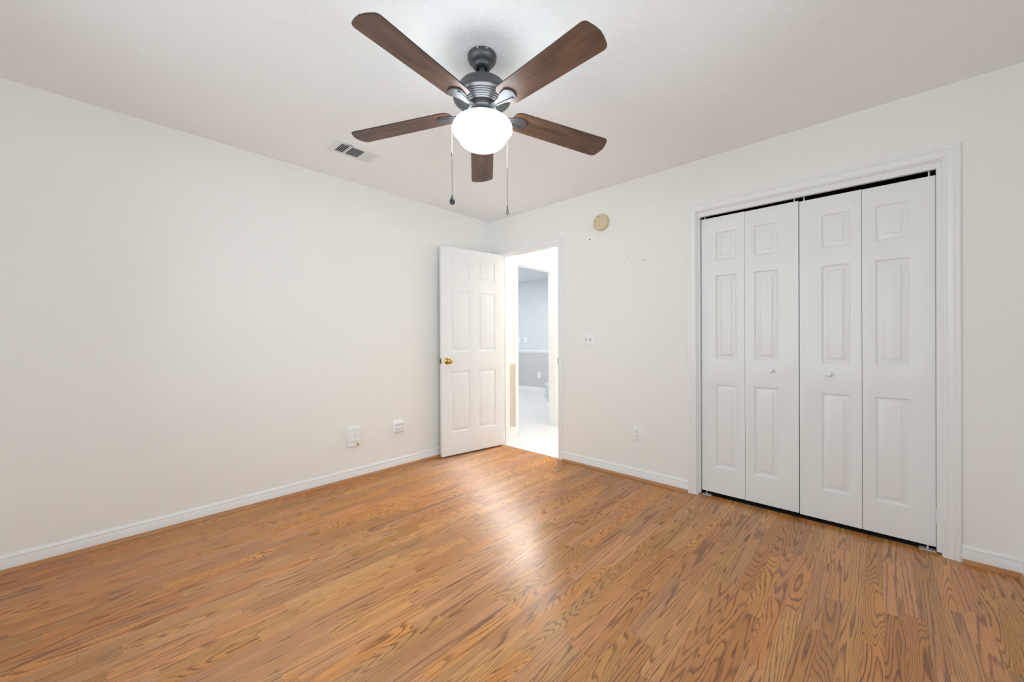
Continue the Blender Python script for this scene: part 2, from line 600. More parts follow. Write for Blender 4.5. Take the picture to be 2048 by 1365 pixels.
def jamb(mb, lo, hi, top, y0, y1, fn=lambda x, y, z: (x, y, z)):
    g = lambda p: fn(*p)
    mb.box((lo - J, y0, 0), (lo, y1, top + J), fn=g).box((hi, y0, 0), (hi + J, y1, top + J), fn=g).box((lo, y0, top), (hi, y1, top + J), fn=g)
    return mb


back = lambda a, z, t: (a, -t, z)
b = casing(MB(), DL - 0.005, DR + 0.005, DT + 0.005, back, 0.050)
casing(b, DL - 0.005, DR + 0.005, DT + 0.005, lambda a, z, t: (a, TW + t, z), 0.050)
jamb(b, DL, DR, DT, 0.0, TW)
b.box((DL, 0.042, 0.012), (DL + 0.011, 0.078, DT - 0.011)).box((DR - 0.011, 0.042, 0.012), (DR, 0.078, DT - 0.011)).box((DL, 0.042, DT - 0.011), (DR, 0.078, DT))
t1 = struct(b.build('trim_1', M_TRIM), 'white casing and jamb of the open bedroom doorway', 'door trim')
MB().box((DR - 0.004, -0.004, 0.905), (DR + 0.0035, 0.030, 0.965)).build('strike_plate', M_AGED, t1)['label'] = 'aged metal strike plate'

b = casing(MB(), CL - 0.008, CR + 0.006, CT + 0.006, back, 0.060)
jamb(b, CL, CR, CT, 0.0, TW)
b.box((CL, 0.012, 0.012), (CL + 0.012, 0.036, CT - 0.034)).box((CR - 0.018, 0.012, 0.012), (CR, 0.036, CT - 0.034)).box((CL, 0.012, CT - 0.034), (CR, 0.036, CT))
struct(b.build('trim_2', M_TRIM), 'white moulded casing around the closet', 'door trim')
# threshold between oak and tile
struct(MB().box((DL, 0.012, -0.02), (DR, 0.05, 0.004)).build('trim_3', plain('marble_sill', (0.80, 0.79, 0.78), 0.3)), 'pale sill strip between oak floor and hall tile', 'threshold')

BASE = [(0, 0), (0.013, 0), (0.013, 0.064), (0.0115, 0.067), (0.0115, 0.070), (0.0135, 0.073), (0.012, 0.078), (0.008, 0.080), (0.006, 0.085), (0.003, 0.087), (0, 0.087)]
SHOE = [(0.013, 0), (0.031, 0)] + [(0.013 + 0.018 * math.cos(a), 0.020 * math.sin(a)) for a in [math.radians(k * 15) for k in range(1, 7)]]


def run(prof, p0, p1, nrm):
    """extrude a wall moulding along the floor from p0 to p1; nrm points into the room"""
    mb = MB()
    mb.prism(prof, 0, 1, lambda t, z, h: (p0[0] + (p1[0] - p0[0]) * h + nrm[0] * t, p0[1] + (p1[1] - p0[1]) * h + nrm[1] * t, z))
    return mb


struct(run(BASE, (0, FY), (0, 0), (1, 0)).build('baseboard_left', M_TRIM), 'white baseboard along the long left wall', 'baseboard')
b = run(BASE, (DR + 0.055, 0), (CL - 0.068, 0), (0, -1))
struct(b.build('baseboard_back', M_TRIM), 'white baseboard between doorway and closet', 'baseboard')
struct(run(BASE, (CR + 0.066, 0), (RX, 0), (0, -1)).build('baseboard_corner', M_TRIM), 'short white baseboard right of the closet', 'baseboard')
struct(run(BASE, (0, 0), (DL - 0.055, 0), (0, -1)).build('baseboard_behind', M_TRIM), 'short white baseboard behind the open door', 'baseboard')
struct(run(BASE, (RX, FY), (RX, 0), (-1, 0)).build('baseboard_right', M_TRIM), 'white baseboard along the right wall', 'baseboard')
struct(run(BASE, (0, FY), (RX, FY), (0, 1)).build('baseboard_front', M_TRIM), 'white baseboard below the added window', 'baseboard')
struct(run(SHOE, (0, FY), (0, 0), (1, 0)).build('trim_4', M_SHOE), 'oak shoe moulding along the left wall', 'shoe moulding')
struct(run(SHOE, (DR + 0.060, 0), (CL - 0.072, 0), (0, -1)).build('trim_5', M_SHOE), 'oak shoe moulding between doorway and closet', 'shoe moulding')
struct(run(SHOE, (CR + 0.068, 0), (RX, 0), (0, -1)).build('trim_6', M_SHOE), 'oak shoe moulding right of the closet', 'shoe moulding')
struct(run(SHOE, (RX, FY), (RX, -0.013), (-1, 0)).build('trim_7', M_SHOE), 'oak shoe moulding along the right wall', 'shoe moulding')


# ------------------------------------------------------------------ panelled door leaves
def leaf(mb, x0, x1, z0, z1, thick, panels, fn, groove=0.0105, both=True):
    """moulded raised-panel slab; fn(a, z, d)->xyz with d the depth behind the front face"""
    xs = sorted({x0, x1, *[p[0] for p in panels], *[p[1] for p in panels]})
    zs = sorted({z0, z1, *[p[2] for p in panels], *[p[3] for p in panels]})
    loops = [(0, 0), (0.002, 0.0008), (0.010, groove), (0.0135, groove), (0.036, 0.0035), (0.0375, 0.0015), (0.040, 0.0012)]
    for side in ((0, 1) if both else (0,)):
        D = (lambda d: d) if side == 0 else (lambda d: thick - d)
        for i in range(len(xs) - 1):
            for j in range(len(zs) - 1):
                cx, cz = (xs[i] + xs[i + 1]) / 2, (zs[j] + zs[j + 1]) / 2
                if any(p[0] < cx < p[1] and p[2] < cz < p[3] for p in panels):
                    continue
                mb.add([fn(xs[i], zs[j], D(0)), fn(xs[i + 1], zs[j], D(0)), fn(xs[i + 1], zs[j + 1], D(0)), fn(xs[i], zs[j + 1], D(0))], [(0, 1, 2, 3)])
        for a0, a1, c0, c1 in panels:
            v = []
            for ins, d in loops:
                v += [fn(a0 + ins, c0 + ins, D(d)), fn(a1 - ins, c0 + ins, D(d)), fn(a1 - ins, c1 - ins, D(d)), fn(a0 + ins, c1 - ins, D(d))]
            f = []
            for k in range(len(loops) - 1):
                for e in range(4):
                    e2 = (e + 1) % 4
                    f.append((k * 4 + e, k * 4 + e2, k * 4 + 4 + e2, k * 4 + 4 + e))
            f.append([len(v) - 4 + e for e in range(4)])
            mb.add(v, f)
    c = [(x0, z0), (x1, z0), (x1, z1), (x0, z1)]
    v = [fn(a, z, 0) for a, z in c] + [fn(a, z, thick) for a, z in c]
    mb.add(v, [(k, (k + 1) % 4, 4 + (k + 1) % 4, 4 + k) for k in range(4)])
    if not both:
        mb.add([fn(a, z, thick) for a, z in c], [(0, 1, 2, 3)])
    return mb


# swing door: hinge at the left jamb, swung past square towards the left wall
HX, HY = 0.215, -0.020
dd = Vector((-0.1463, -0.9892))
dn = Vector((0.9892, -0.1463))
LEN = 0.735


def door_pt(s, z, d):
    return (HX + dd.x * s - dn.x * d, HY + dd.y * s - dn.y * d, z)


pan = []
for a0, a1 in ((0.100, 0.314), (0.412, 0.630)):
    for c0, c1 in ((0.236, 0.836), (1.021, 1.622), (1.731, 1.942)):
        pan.append((a0, a1, c0, c1))
d1 = struct(leaf(MB(), 0.0, LEN, 0.018, 2.045, 0.035, pan, door_pt).build('door_1', M_DOOR, bevel=0.0015), 'open white six-panel door with brass knob', 'door')


def oriented(prof, s, z, out, seg=40, d0=0.0):
    """lathe standing out of the door face (out=1 visible face, -1 rear face)"""
    mb = MB().lathe(prof, (0, 0, 0), 'z', seg)
    base = Vector(door_pt(s, z, 0.0 if out > 0 else 0.035))
    ax = Vector((dn.x, dn.y, 0)) * out
    tx = Vector((dd.x, dd.y, 0))
    tz = Vector((0, 0, 1))
    mb.v = [tuple(base + tx * x + tz * y + ax * h) for x, y, h in mb.v]
    return mb


KNOB = [(0, 0.062), (0.010, 0.0615), (0.019, 0.058), (0.0255, 0.050), (0.0265, 0.043), (0.023, 0.034), (0.015, 0.027), (0.011, 0.022), (0.011, 0.010),
        (0.016, 0.008), (0.028, 0.006), (0.032, 0.003), (0.033, 0.0)]
for out in (1, -1):
    kn = oriented(KNOB, 0.672, 0.935, out).build('door_knob', M_BRASS, d1)
    kn['label'] = 'polished brass knob'
e = MB()
e.box((LEN, 0.935 - 0.028, 0.006), (LEN + 0.0015, 0.935 + 0.028, 0.029), fn=lambda p: door_pt(p[0], p[1], p[2]))
lp = e.build('latch_plate', M_AGED, d1)
lp['label'] = 'aged metal latch plate'
e = MB().box((LEN + 0.0015, 0.925, 0.011), (LEN + 0.011, 0.945, 0.024), fn=lambda p: door_pt(p[0], p[1], p[2]))
e.build('latch_bolt', M_AGED, lp)
for hz in (0.36, 1.11, 1.80):
    h = MB().box((-0.0015, hz - 0.045, 0.004), (0.0, hz + 0.045, 0.034), fn=lambda p: door_pt(p[0], p[1], p[2]))
    h.tube([(0.182, -0.0215, hz - 0.045), (0.182, -0.0215, hz + 0.045)], 0.005)
    h.build('hinge', M_AGED, d1)

# closet folding doors
CY = 0.040
LEAVES = [(2.1995, 2.4785, 0.030, 2.011, (2.294, 2.431), 0.004), (2.4805, 2.7795, 0.030, 2.009, (2.534, 2.673), 0.004),
          (2.7840, 3.0770, 0.026, 2.002, (2.892, 3.031), -0.005), (3.0790, 3.3690, 0.026, 2.000, (3.134, 3.276), -0.005)]
LAB = ['leftmost white closet leaf beside the left casing, no knob', 'second white closet leaf from left, with the left knob',
       'third white closet leaf from left, with the right knob', 'rightmost white closet leaf beside the right casing, no knob']
CKNOB = [(0, 0.034), (0.007, 0.0335), (0.0125, 0.031), (0.0155, 0.026), (0.0150, 0.021), (0.011, 0.016), (0.0075, 0.012), (0.0075, 0.004), (0.010, 0.0), (0, 0)]
for i, (x0, x1, z0, z1, (p0, p1), dz) in enumerate(LEAVES):
    pans = [(p0, p1, c0 + dz, c1 + dz) for c0, c1 in ((0.211, 0.808), (0.986, 1.589), (1.693, 1.899))]
    o = leaf(MB(), x0, x1, z0, z1, 0.032, pans, lambda a, z, d: (a, CY + d, z), groove=0.0095, both=False).build('door_%d' % (i + 2), M_DOOR, bevel=0.0012)
    struct(o, LAB[i], 'closet door')
    if i in (1, 2):
        kx = 2.634 if i == 1 else 2.927
        k = MB().lathe(CKNOB, (kx, CY, 0.928 if i == 1 else 0.921), 'y', 32).build('door_knob', M_KNOB, o)
        k['label'] = 'small round white knob'
    px = (x0 + 0.022) if i in (0, 2) else (x1 - 0.022)
    MB().lathe([(0, 0.052), (0.004, 0.052), (0.004, 0.0), (0, 0)], (px, CY + 0.016, z1 - 0.002), 'z', 12).build('pivot_pin', M_CORD, o)
    if i in (0, 3):
        s = 1 if i == 0 else -1
        xx = x0 if i == 0 else x1
        MB().box((xx - s * 0.001, CY - 0.010, 0.0), (xx + s * 0.062, CY + 0.030, 0.003)).lathe([(0, 0.03), (0.004, 0.03), (0.004, 0.002), (0, 0.002)], (xx + s * 0.03, CY + 0.012, 0), 'z', 12).build('pivot_bracket', M_STEEL, o)['label'] = 'bright steel floor bracket'
b = MB()
b.box((CL, 0.042, CT - 0.004), (CR, 0.076, CT)).box((CL, 0.042, CT - 0.020), (CR, 0.0445, CT)).box((CL, 0.0735, CT - 0.020), (CR, 0.076, CT))
struct(b.build('trim_8', M_TRACK), 'dark metal track above the closet doors', 'door track')

# ------------------------------------------------------------------ hall and bathroom beyond
XH = 0.05
O0, O1, OT = 0.40, 1.13, 2.035
HY1 = 1.30
RAILZ = 0.855


def hall_piece(mb, y0, y1, z0, z1, mi):
    mb.box((XH - TW, y0, z0), (XH, y1, z1), mi)


b = MB()
for z0, z1, mi in ((0, RAILZ, 1), (RAILZ, HC, 0)):
    hall_piece(b, TW, O0 - J, z0, z1, mi)
    hall_piece(b, O1 + J, HY1, z0, z1, mi)
hall_piece(b, O0 - J, O1 + J, OT + J, HC, 0)
struct(b.build('wall_hall', [M_HALLW, M_HALLLOW]), 'hall wall with beige lower half beyond the doorway', 'wall')
b = MB()
b.box((XH, HY1, 0), (3.0, HY1 + TW, HC)).box((2.0, TW, 0), (2.0 - 0.05, HY1, HC))
struct(b.build('wall_hall_end', M_HALLW), 'plain white wall at the hall end', 'wall')
hallx = lambda a, z, t: (XH + t, a, z)
b = casing(MB(), O0 - 0.005, O1 + 0.005, OT + 0.005, hallx, 0.057)
jamb(b, O0, O1, OT, XH - TW, XH, fn=lambda x, y, z: (y, x, z))
struct(b.build('trim_9', M_TRIM), 'white casing of the bathroom doorway across the hall', 'door trim')
RAIL = [(0, 0), (0.008, 0.004), (0.010, 0.018), (0.018, 0.028), (0.022, 0.040), (0.020, 0.050), (0.010, 0.056), (0.008, 0.062), (0, 0.064)]


def raised(prof, z, s=1.0):
    return [(t * s, h * s + z) for t, h in prof]


struct(run(raised(RAIL, RAILZ - 0.005), (XH, TW), (XH, O0 - 0.062), (1, 0)).build('trim_10', M_TRIM), 'short white chair rail in the hall', 'chair rail')
struct(run(raised(BASE, 0, 1.45), (XH, TW), (XH, O0 - 0.062), (1, 0)).build('baseboard_hall', M_TRIM), 'short tall white baseboard in the hall', 'baseboard')
struct(MB().box((XH - TW - 4.0, -0.3, -0.1), (XH - TW, 3.70, 0)).box((XH - TW, 0.05, -0.1), (2.0, HY1 + TW, 0)).build('floor_hall', M_TILE), 'white tile floor of hall and bathroom', 'floor')
struct(MB().box((XH - TW, TW, HC), (2.0, HY1 + TW, HC + 0.1)).build('ceiling_hall', M_HALLW), 'white hall ceiling', 'ceiling')
BY, BX0, BX1 = 3.58, -4.0, XH - TW
b = MB()
QX0, QX1, QZ0, QZ1 = -3.86, -2.98, 0.95, 2.08
b.box((BX0, BY, 0), (BX1 + TW, BY + TW, RAILZ), 1).box((BX0, BY, RAILZ), (BX1 + TW, BY + TW, QZ0), 0).box((BX0, BY, QZ1), (BX1 + TW, BY + TW, HC), 0)
b.box((BX0, BY, QZ0), (QX0, BY + TW, QZ1), 0).box((QX1, BY, QZ0), (BX1 + TW, BY + TW, QZ1), 0)
struct(b.build('wall_bath_far', [M_BATHW, M_BATHLOW]), 'far bathroom wall, pale blue above grey', 'wall')
b = MB().box((BX0 - TW, -0.3, 0), (BX0, BY + TW, HC)).box((BX1, HY1, 0), (BX1 + TW, BY, HC)).box((BX0, -0.3 - TW, 0), (BX1, -0.3, HC))
struct(b.build('wall_bath_side', M_BATHW), 'plain pale bathroom side walls', 'wall')
struct(MB().box((BX0 - TW, -0.3 - TW, HC), (BX1, BY + TW, HC + 0.1)).build('ceiling_bath', M_BATHW), 'pale blue bathroom ceiling', 'ceiling')
struct(run(raised(RAIL, RAILZ - 0.005), (BX0, BY), (BX1, BY), (0, -1)).build('trim_11', M_TRIM), 'white chair rail on the far bathroom wall', 'chair rail')
struct(run(raised(BASE, 0, 1.2), (BX0, BY), (-1.70, BY), (0, -1)).build('baseboard_bath', M_TRIM), 'white baseboard on the far bathroom wall', 'baseboard')
b = MB()  # added bathroom window, placed for the streak on the bedroom floor
b.box((QX0, BY - 0.01, QZ0), (QX0 + 0.04, BY + 0.06, QZ1)).box((QX1 - 0.04, BY - 0.01, QZ0), (QX1, BY + 0.06, QZ1))
b.box((QX0, BY - 0.01, QZ0), (QX1, BY + 0.06, QZ0 + 0.04)).box((QX0, BY - 0.01, QZ1 - 0.04), (QX1, BY + 0.06, QZ1))
win3 = struct(b.build('added_window_3', M_TRIM), 'added unseen white bathroom window in the far wall', 'window')
MB().box((QX0 + 0.04, BY + 0.03, QZ0 + 0.04), (QX1 - 0.04, BY + 0.034, QZ1 - 0.04)).build('added_window_pane', M_GLASS, win3)
# tiled tub deck cut at 45 degrees
poly = [(-1.62, 3.03), (-0.68, 2.10), (-0.08, 2.10), (-0.08, BY - 0.001), (-1.72, BY - 0.001)]
deck = thing('tub_deck', 'low white tiled tub deck in the bathroom beyond both doorways', 'tub deck', (-0.9, 2.9, 0))
MB().prism([(x + 0.9, y - 2.9) for x, y in poly], 0.0, 0.262, lambda a, c, h: (a, c, h)).build('deck_base', M_DECKT, deck, bevel=0.003)
MB().prism([(x * 1.0 + 0.9 - (0.012 if x < -0.5 else 0), y - 2.9 - (0.012 if y < 3.2 else 0)) for x, y in poly], 0.262, 0.287, lambda a, c, h: (a, c, h)).build('deck_top', M_DECKT, deck, bevel=0.004)


# ------------------------------------------------------------------ wall plates
def plate_mb(w, h, t=0.006):
    """bevelled cover plate, local x right, z up, y=0 the wall, front at -t"""
    c = 0.006
    v = []
    for k, d in ((0, 0), (0, -0.0025), (c, -t)):
        v += [(-w / 2 + k, d, -h / 2 + k), (w / 2 - k, d, -h / 2 + k), (w / 2 - k, d, h / 2 - k), (-w / 2 + k, d, h / 2 - k)]
    f = [(3, 2, 1, 0), (8, 9, 10, 11)]
    for s in (0, 4):
        for e_ in range(4):
            f.append((s + e_, s + (e_ + 1) % 4, s + 4 + (e_ + 1) % 4, s + 4 + e_))
    return MB().add(v, f)


def rbox(x0, x1, z0, z1, y0, y1):
    return MB().box((x0, y0, z0), (x1, y1, z1))


def slots(mb, cx, cz, y, k=1.0):
    mb.box((cx - 0.0075 * k, y - 0.0006, cz - 0.001), (cx - 0.0052 * k, y + 0.0004, cz + 0.008 * k))
    mb.box((cx + 0.0052 * k, y - 0.0006, cz - 0.001), (cx + 0.0075 * k, y + 0.0004, cz + 0.007 * k))
    mb.lathe([(0, 0.0006), (0.0028 * k, 0.0006), (0.0028 * k, -0.0004), (0, -0.0004)], (cx, y, cz - 0.008 * k), 'y', 12)
    return mb


def outlet(loc, label, group=None, simple=False):
    o = thing('power_outlet', label, 'outlet', loc, group)
    plate_mb(0.074, 0.118).build('cover_plate', M_PLASTIC, o)
    for dz in (0.020, -0.020):
        s = MB().lathe([(0, 0.0078), (0.0155, 0.0078), (0.0165, 0.0070), (0.0165, 0.005), (0, 0.005)], (0, 0, dz), 'y', 28).build('socket', M_PLASTIC, o)
        if not simple:
            slots(MB(), 0, dz + 0.002, -0.0079).build('socket_slots', M_SLOT, s)
    MB().lathe([(0, 0.0072), (0.003, 0.0068), (0.003, 0.005), (0, 0.005)], (0, 0, 0), 'y', 12).build('screw', M_PLASTIC, o)
    return o


outlet((1.720, 0, 0.368), 'white duplex outlet low on the back wall left of the closet')

sw = thing('light_switch', 'white double switch plate beside the doorway', 'light switch', (1.262, 0, 1.136))
plate_mb(0.124, 0.124).build('cover_plate', M_PLASTIC, sw)
for k, (dx, up) in enumerate(((-0.023, -1), (0.023, 1))):
    c = MB().box((dx - 0.0052, -0.0066, -0.012), (dx + 0.0052, -0.0055, 0.012)).build('toggle_slot', M_SLOT, sw)
    MB().add([(dx - 0.004, -0.006, -0.006), (dx + 0.004, -0.006, -0.006), (dx + 0.004, -0.006, 0.006), (dx - 0.004, -0.006, 0.006),
              (dx - 0.0035, -0.018, 0.006 * up - 0.003), (dx + 0.0035, -0.018, 0.006 * up - 0.003), (dx + 0.0035, -0.018, 0.006 * up + 0.004), (dx - 0.0035, -0.018, 0.006 * up + 0.004)],
             [(0, 1, 5, 4), (1, 2, 6, 5), (2, 3, 7, 6), (3, 0, 4, 7), (4, 5, 6, 7)]).build('toggle', M_PLASTIC, sw)
    for dz in (0.030, -0.030):
        MB().lathe([(0, 0.0072), (0.003, 0.0068), (0.003, 0.005), (0, 0.005)], (dx, 0, dz), 'y', 12).build('screw', M_PLASTIC, sw)

# six-way outlet tap on the left wall (local -y faces the room, turned to +x)
tap = thing('outlet_tap', 'white six-way outlet tap on the left wall nearest the door', 'outlet adapter', (0, -1.157, 0.370))
tap.rotation_euler = (0, 0, math.pi / 2)
MB().add([(-0.050, 0, -0.056), (0.050, 0, -0.056), (0.050, 0, 0.056), (-0.050, 0, 0.056), (-0.050, -0.032, -0.046), (0.050, -0.032, -0.046), (0.050, -0.032, 0.034), (-0.050, -0.032, 0.034)],
         [(0, 1, 2, 3), (4, 5, 6, 7), (0, 1, 5, 4), (1, 2, 6, 5), (2, 3, 7, 6), (3, 0, 4, 7)]).build('housing', M_PLASTIC, tap, bevel=0.005, bseg=3)
for r in (0.016, -0.022):
    for cx in (-0.029, 0.0, 0.029):
        slots(MB(), cx, r, -0.0325, 1.15).build('socket', M_SLOT, tap)

# fibre wall box
fb = thing('junction_box', 'white fibre wall box with yellow warning triangle low on left wall', 'wall box', (0, -1.566, 0.348))
fb.rotation_euler = (0, 0, math.pi / 2)
MB().add([(-0.052, 0, -0.078), (0.052, 0, -0.078), (0.052, 0, 0.086), (-0.052, 0, 0.086), (-0.047, -0.030, -0.074), (0.047, -0.030, -0.074), (0.047, -0.030, 0.080), (-0.047, -0.030, 0.080)],
         [(0, 1, 2, 3), (4, 5, 6, 7), (0, 1, 5, 4), (1, 2, 6, 5), (2, 3, 7, 6), (3, 0, 4, 7)]).build('housing', M_PLASTIC, fb, bevel=0.007, bseg=3)
cov = MB().box((-0.040, -0.033, -0.072), (0.046, -0.029, -0.036)).build('port_cover', M_PLASTIC, fb, bevel=0.002)
MB().box((-0.046, -0.0305, -0.0355), (0.046, -0.0298, -0.0335)).build('seam', M_SLOT, fb)
MB().lathe([(0, 0.0312), (0.0035, 0.0312), (0.0035, 0.029), (0, 0.029)], (0.004, 0, 0.017), 'y', 12).build('indicator_hole', M_BLACK, fb)
tri = MB().prism([(0.012, -0.0655), (0.040, -0.0655), (0.026, -0.042)], -0.0336, -0.0328, lambda a, c, h: (a, h, c)).build('warning_triangle', M_WARN, cov)
tri['label'] = 'yellow triangle with black burst'
mk = MB()
for k in range(4):
    a = math.pi * k / 4
    ca, sa = math.cos(a) * 0.0055, math.sin(a) * 0.0055
    mk.prism([(0.026 - ca - sa * .14, -0.058 - sa + ca * .14), (0.026 - ca + sa * .14, -0.058 - sa - ca * .14), (0.026 + ca + sa * .14, -0.058 + sa - ca * .14), (0.026 + ca - sa * .14, -0.058 + sa + ca * .14)], -0.0341, -0.0335, lambda a_, c, h: (a_, h, c))
mk.box((0.010, -0.0336, -0.0685), (0.021, -0.0330, -0.0668))
mk.box((0.029, -0.0336, -0.0685), (0.040, -0.0330, -0.0668))
mk.build('laser_burst', M_BLACK, cov)

# smoke detector
sd = thing('smoke_detector', 'round yellowed smoke detector high on the back wall', 'smoke detector', (1.403, 0, 2.149))
MB().lathe([(0, 0.0), (0.070, 0.0), (0.070, 0.010), (0.066, 0.012), (0.066, 0.016), (0, 0.016)], (0, 0, 0), 'y', 56).build('base_ring', M_YELLOWED, sd)
MB().lathe([(0, 0.016), (0.069, 0.016), (0.071, 0.020), (0.070, 0.030), (0.065, 0.036), (0.050, 0.0385), (0, 0.040)], (0, 0, 0), 'y', 56).build('cover', M_YELLOWED, sd)
for x, z, r in ((-0.012, 0.048, 0.005), (-0.041, 0.008, 0.005)):
    MB().lathe([(0, 0.0405), (r, 0.0400), (r, 0.034), (0, 0.034)], (x, 0, z), 'y', 14).build('sounder_hole', M_SLOT, sd)
MB().lathe([(0, 0.0412), (0.004, 0.0405), (0.0045, 0.036), (0, 0.036)], (-0.014, 0, 0.024), 'y', 14).build('indicator', plain('amber_dot', (0.35, 0.27, 0.10), 0.4), sd)

# small nails left in the wall
for (x, z, r, lab) in ((1.283, 2.023, 0.0055, 'black nail head just below the smoke detector'), (1.612, 1.767, 0.0032, 'smaller left nail of the pair on the back wall'), (1.780, 1.768, 0.0038, 'right nail of the pair, nearer the closet')):
    MBn = MB().lathe([(0, 0.0), (r * 0.45, 0.0), (r * 0.45, 0.006), (r, 0.0065), (r, 0.008), (0, 0.009)], (0, 0, 0), 'y', 14)
    o = MBn.build('nail', M_BLACK, loc=(x, 0, z))
    tag(o, lab, 'nail', 'nails in the back wall')

# things on the far bathroom wall
outlet((-2.221, BY, 0.369), 'white outlet on the grey bathroom wall through the doorway', simple=True)
for x, lab in ((-2.816, 'bathroom switch plate half hidden by the doorway casing'), (-2.605, 'white bathroom switch plate in full view above chair rail')):
    o = thing('light_switch', lab, 'light switch', (x, BY, 1.142), 'switch plates on the bathroom wall')
    plate_mb(0.09, 0.13, 0.008).build('cover_plate', M_PLASTIC, o)
    MB().box((-0.005, -0.018, -0.010), (0.005, -0.007, 0.012)).build('toggle', M_PLASTIC, o)
o = thing('wall_bracket', 'small white fitting on the pale bathroom wall', 'wall fitting', (-1.83, BY, 1.455))
MB().box((-0.055, -0.012, -0.05), (0.055, 0, 0.05)).build('back_plate', M_PLASTIC, o, bevel=0.003)
MB().box((-0.055, -0.06, -0.05), (0.055, -0.010, -0.036)).build('shelf_lip', M_PLASTIC, o, bevel=0.003)

# ------------------------------------------------------------------ ceiling vent
VX0, VX1, VY0, VY1 = 0.428, 0.608, -1.936, -1.626
vc = ((VX0 + VX1) / 2, (VY0 + VY1) / 2)
vt = thing('ceiling_vent', 'white louvred air vent in the ceiling left of the fan', 'ceiling vent', (vc[0], vc[1], HC))
SEC = [(-1.893, -1.832), (-1.822, -1.731), (-1.717, -1.658)]
SX0, SX1 = 0.449, 0.578
xs = [VX0, SX0, SX1, VX1]
fr = MB()
ycuts = [VY0] + [c for s in SEC for c in s] + [VY1]
zt, zb = HC, HC - 0.007
for i in range(3):
    for j in range(len(ycuts) - 1):
        if i == 1 and j % 2 == 1:
            continue
        fr.box((xs[i] - vc[0], ycuts[j] - vc[1], zb - HC), (xs[i + 1] - vc[0], ycuts[j + 1] - vc[1], 0.0))
fr.build('frame', M_VENT, vt)
MB().box((SX0 - vc[0], VY0 + 0.02 - vc[1], -0.0008), (SX1 - vc[0], VY1 - 0.02 - vc[1], -0.0002)).build('duct_shade', M_DARK, vt)  # flush near-black sheet painting the shade inside the duct


def slat(c0, c1, along, tilt, w=0.009):
    """thin tilted louvre between two points"""
    a, c = Vector(c0), Vector(c1)
    n = Vector(along)
    up = Vector((0, 0, 1))
    o1 = (n * math.cos(tilt) + up * math.sin(tilt)) * w / 2
    th = (up * math.cos(tilt) - n * math.sin(tilt)) * 0.0006
    v = [a - o1 - th, c - o1 - th, c + o1 - th, a + o1 - th, a - o1 + th, c - o1 + th, c + o1 + th, a + o1 + th]
    return MB().add(v, [(0, 1, 2, 3), (4, 5, 6, 7), (0, 1, 5, 4), (1, 2, 6, 5), (2, 3, 7, 6), (3, 0, 4, 7)])


for si, (y0, y1) in enumerate(SEC):
    if si == 1:
        for k in range(10):
            x = SX0 + (SX1 - SX0) * (k + 0.5) / 10 - vc[0]
            slat((x, y0 - vc[1], -0.0042), (x, y1 - vc[1], -0.0042), (1, 0, 0), math.radians(-28), 0.0066).build('louvre', M_VENT, vt)
    else:
        nn = 5
        for k in range(nn):
            y = y0 + (y1 - y0) * (k + 0.5) / nn - vc[1]
            slat((SX0 - vc[0], y, -0.0042), (SX1 - vc[0], y, -0.0042), (0, 1, 0), math.radians(35 if si == 0 else -30), 0.0068 if si == 0 else 0.0095).build('louvre', M_VENT, vt)
MB().lathe([(0, -0.009), (0.004, -0.008), (0.004, -0.006), (0, -0.006)], (0.513 - vc[0], -1.918 - vc[1], 0), 'z', 12).build('screw', M_VENT, vt)
MB().lathe([(0, -0.009), (0.004, -0.008), (0.004, -0.006), (0, -0.006)], (0.513 - vc[0], -1.642 - vc[1], 0), 'z', 12).build('screw', M_VENT, vt)

# ------------------------------------------------------------------ ceiling fan
FXc, FYc = 1.8221, -1.7858
fan = thing('ceiling_fan', 'five-blade walnut and black ceiling fan with lit white globe', 'ceiling fan', (FXc, FYc, HC))
Z = lambda z: z - HC


def fl(prof):
    return [(r, Z(z)) for r, z in prof]


can = MB().lathe(fl([(0, 2.44), (0.0655, 2.44), (0.0662, 2.432), (0.065, 2.422), (0.060, 2.412), (0.052, 2.404), (0.0435, 2.399), (0.0425, 2.395), (0.041, 2.388), (0.037, 2.383), (0.031, 2.381), (0.024, 2.382), (0.022, 2.392), (0.0, 2.392)]), seg=64).build('canopy', M_BRONZE, fan)
for a in (-18, 18):
    # canopy screws on the camera side
    aa = math.radians(-43 + a)
    MB().sphere((0.0665 * math.cos(aa), 0.0665 * math.sin(aa), Z(2.433)), 0.0035, 10).build('screw', M_STEEL, can)
MB().lathe(fl([(0, 2.40), (0.0145, 2.40), (0.0145, 2.318), (0.024, 2.314), (0.030, 2.306), (0.034, 2.298), (0, 2.298)]), seg=32).build('downrod', M_BRONZE, fan)
prof = [(0, 2.304), (0.04, 2.304), (0.096, 2.302), (0.104, 2.300), (0.109, 2.294), (0.112, 2.286), (0.119, 2.270), (0.128, 2.256), (0.1325, 2.248), (0.133, 2.243), (0.131, 2.238), (0.119, 2.2325)]
r, z = 0.119, 2.2325
for k in range(5):      # five cooling rings stepping in underneath
    prof += [(r - 0.0002, z + 0.0045), (r - 0.0016, z + 0.0045), (r - 0.0018, z - 0.0008), (r - 0.0028, z - 0.0020), (r - 0.0085, z - 0.0048)]
    r -= 0.0085
    z -= 0.0048
prof += [(r - 0.001, z + 0.004), (0.066, z + 0.004), (0.066, 2.200), (0, 2.200)]
motor = MB().lathe(fl(prof), seg=96).build('motor_housing', M_BRONZE, fan)
MB().lathe(fl([(0, 2.212), (0.066, 2.212), (0.067, 2.204), (0.067, 2.190), (0.060, 2.186), (0, 2.186)]), seg=64).build('flywheel', M_BRONZE, fan)
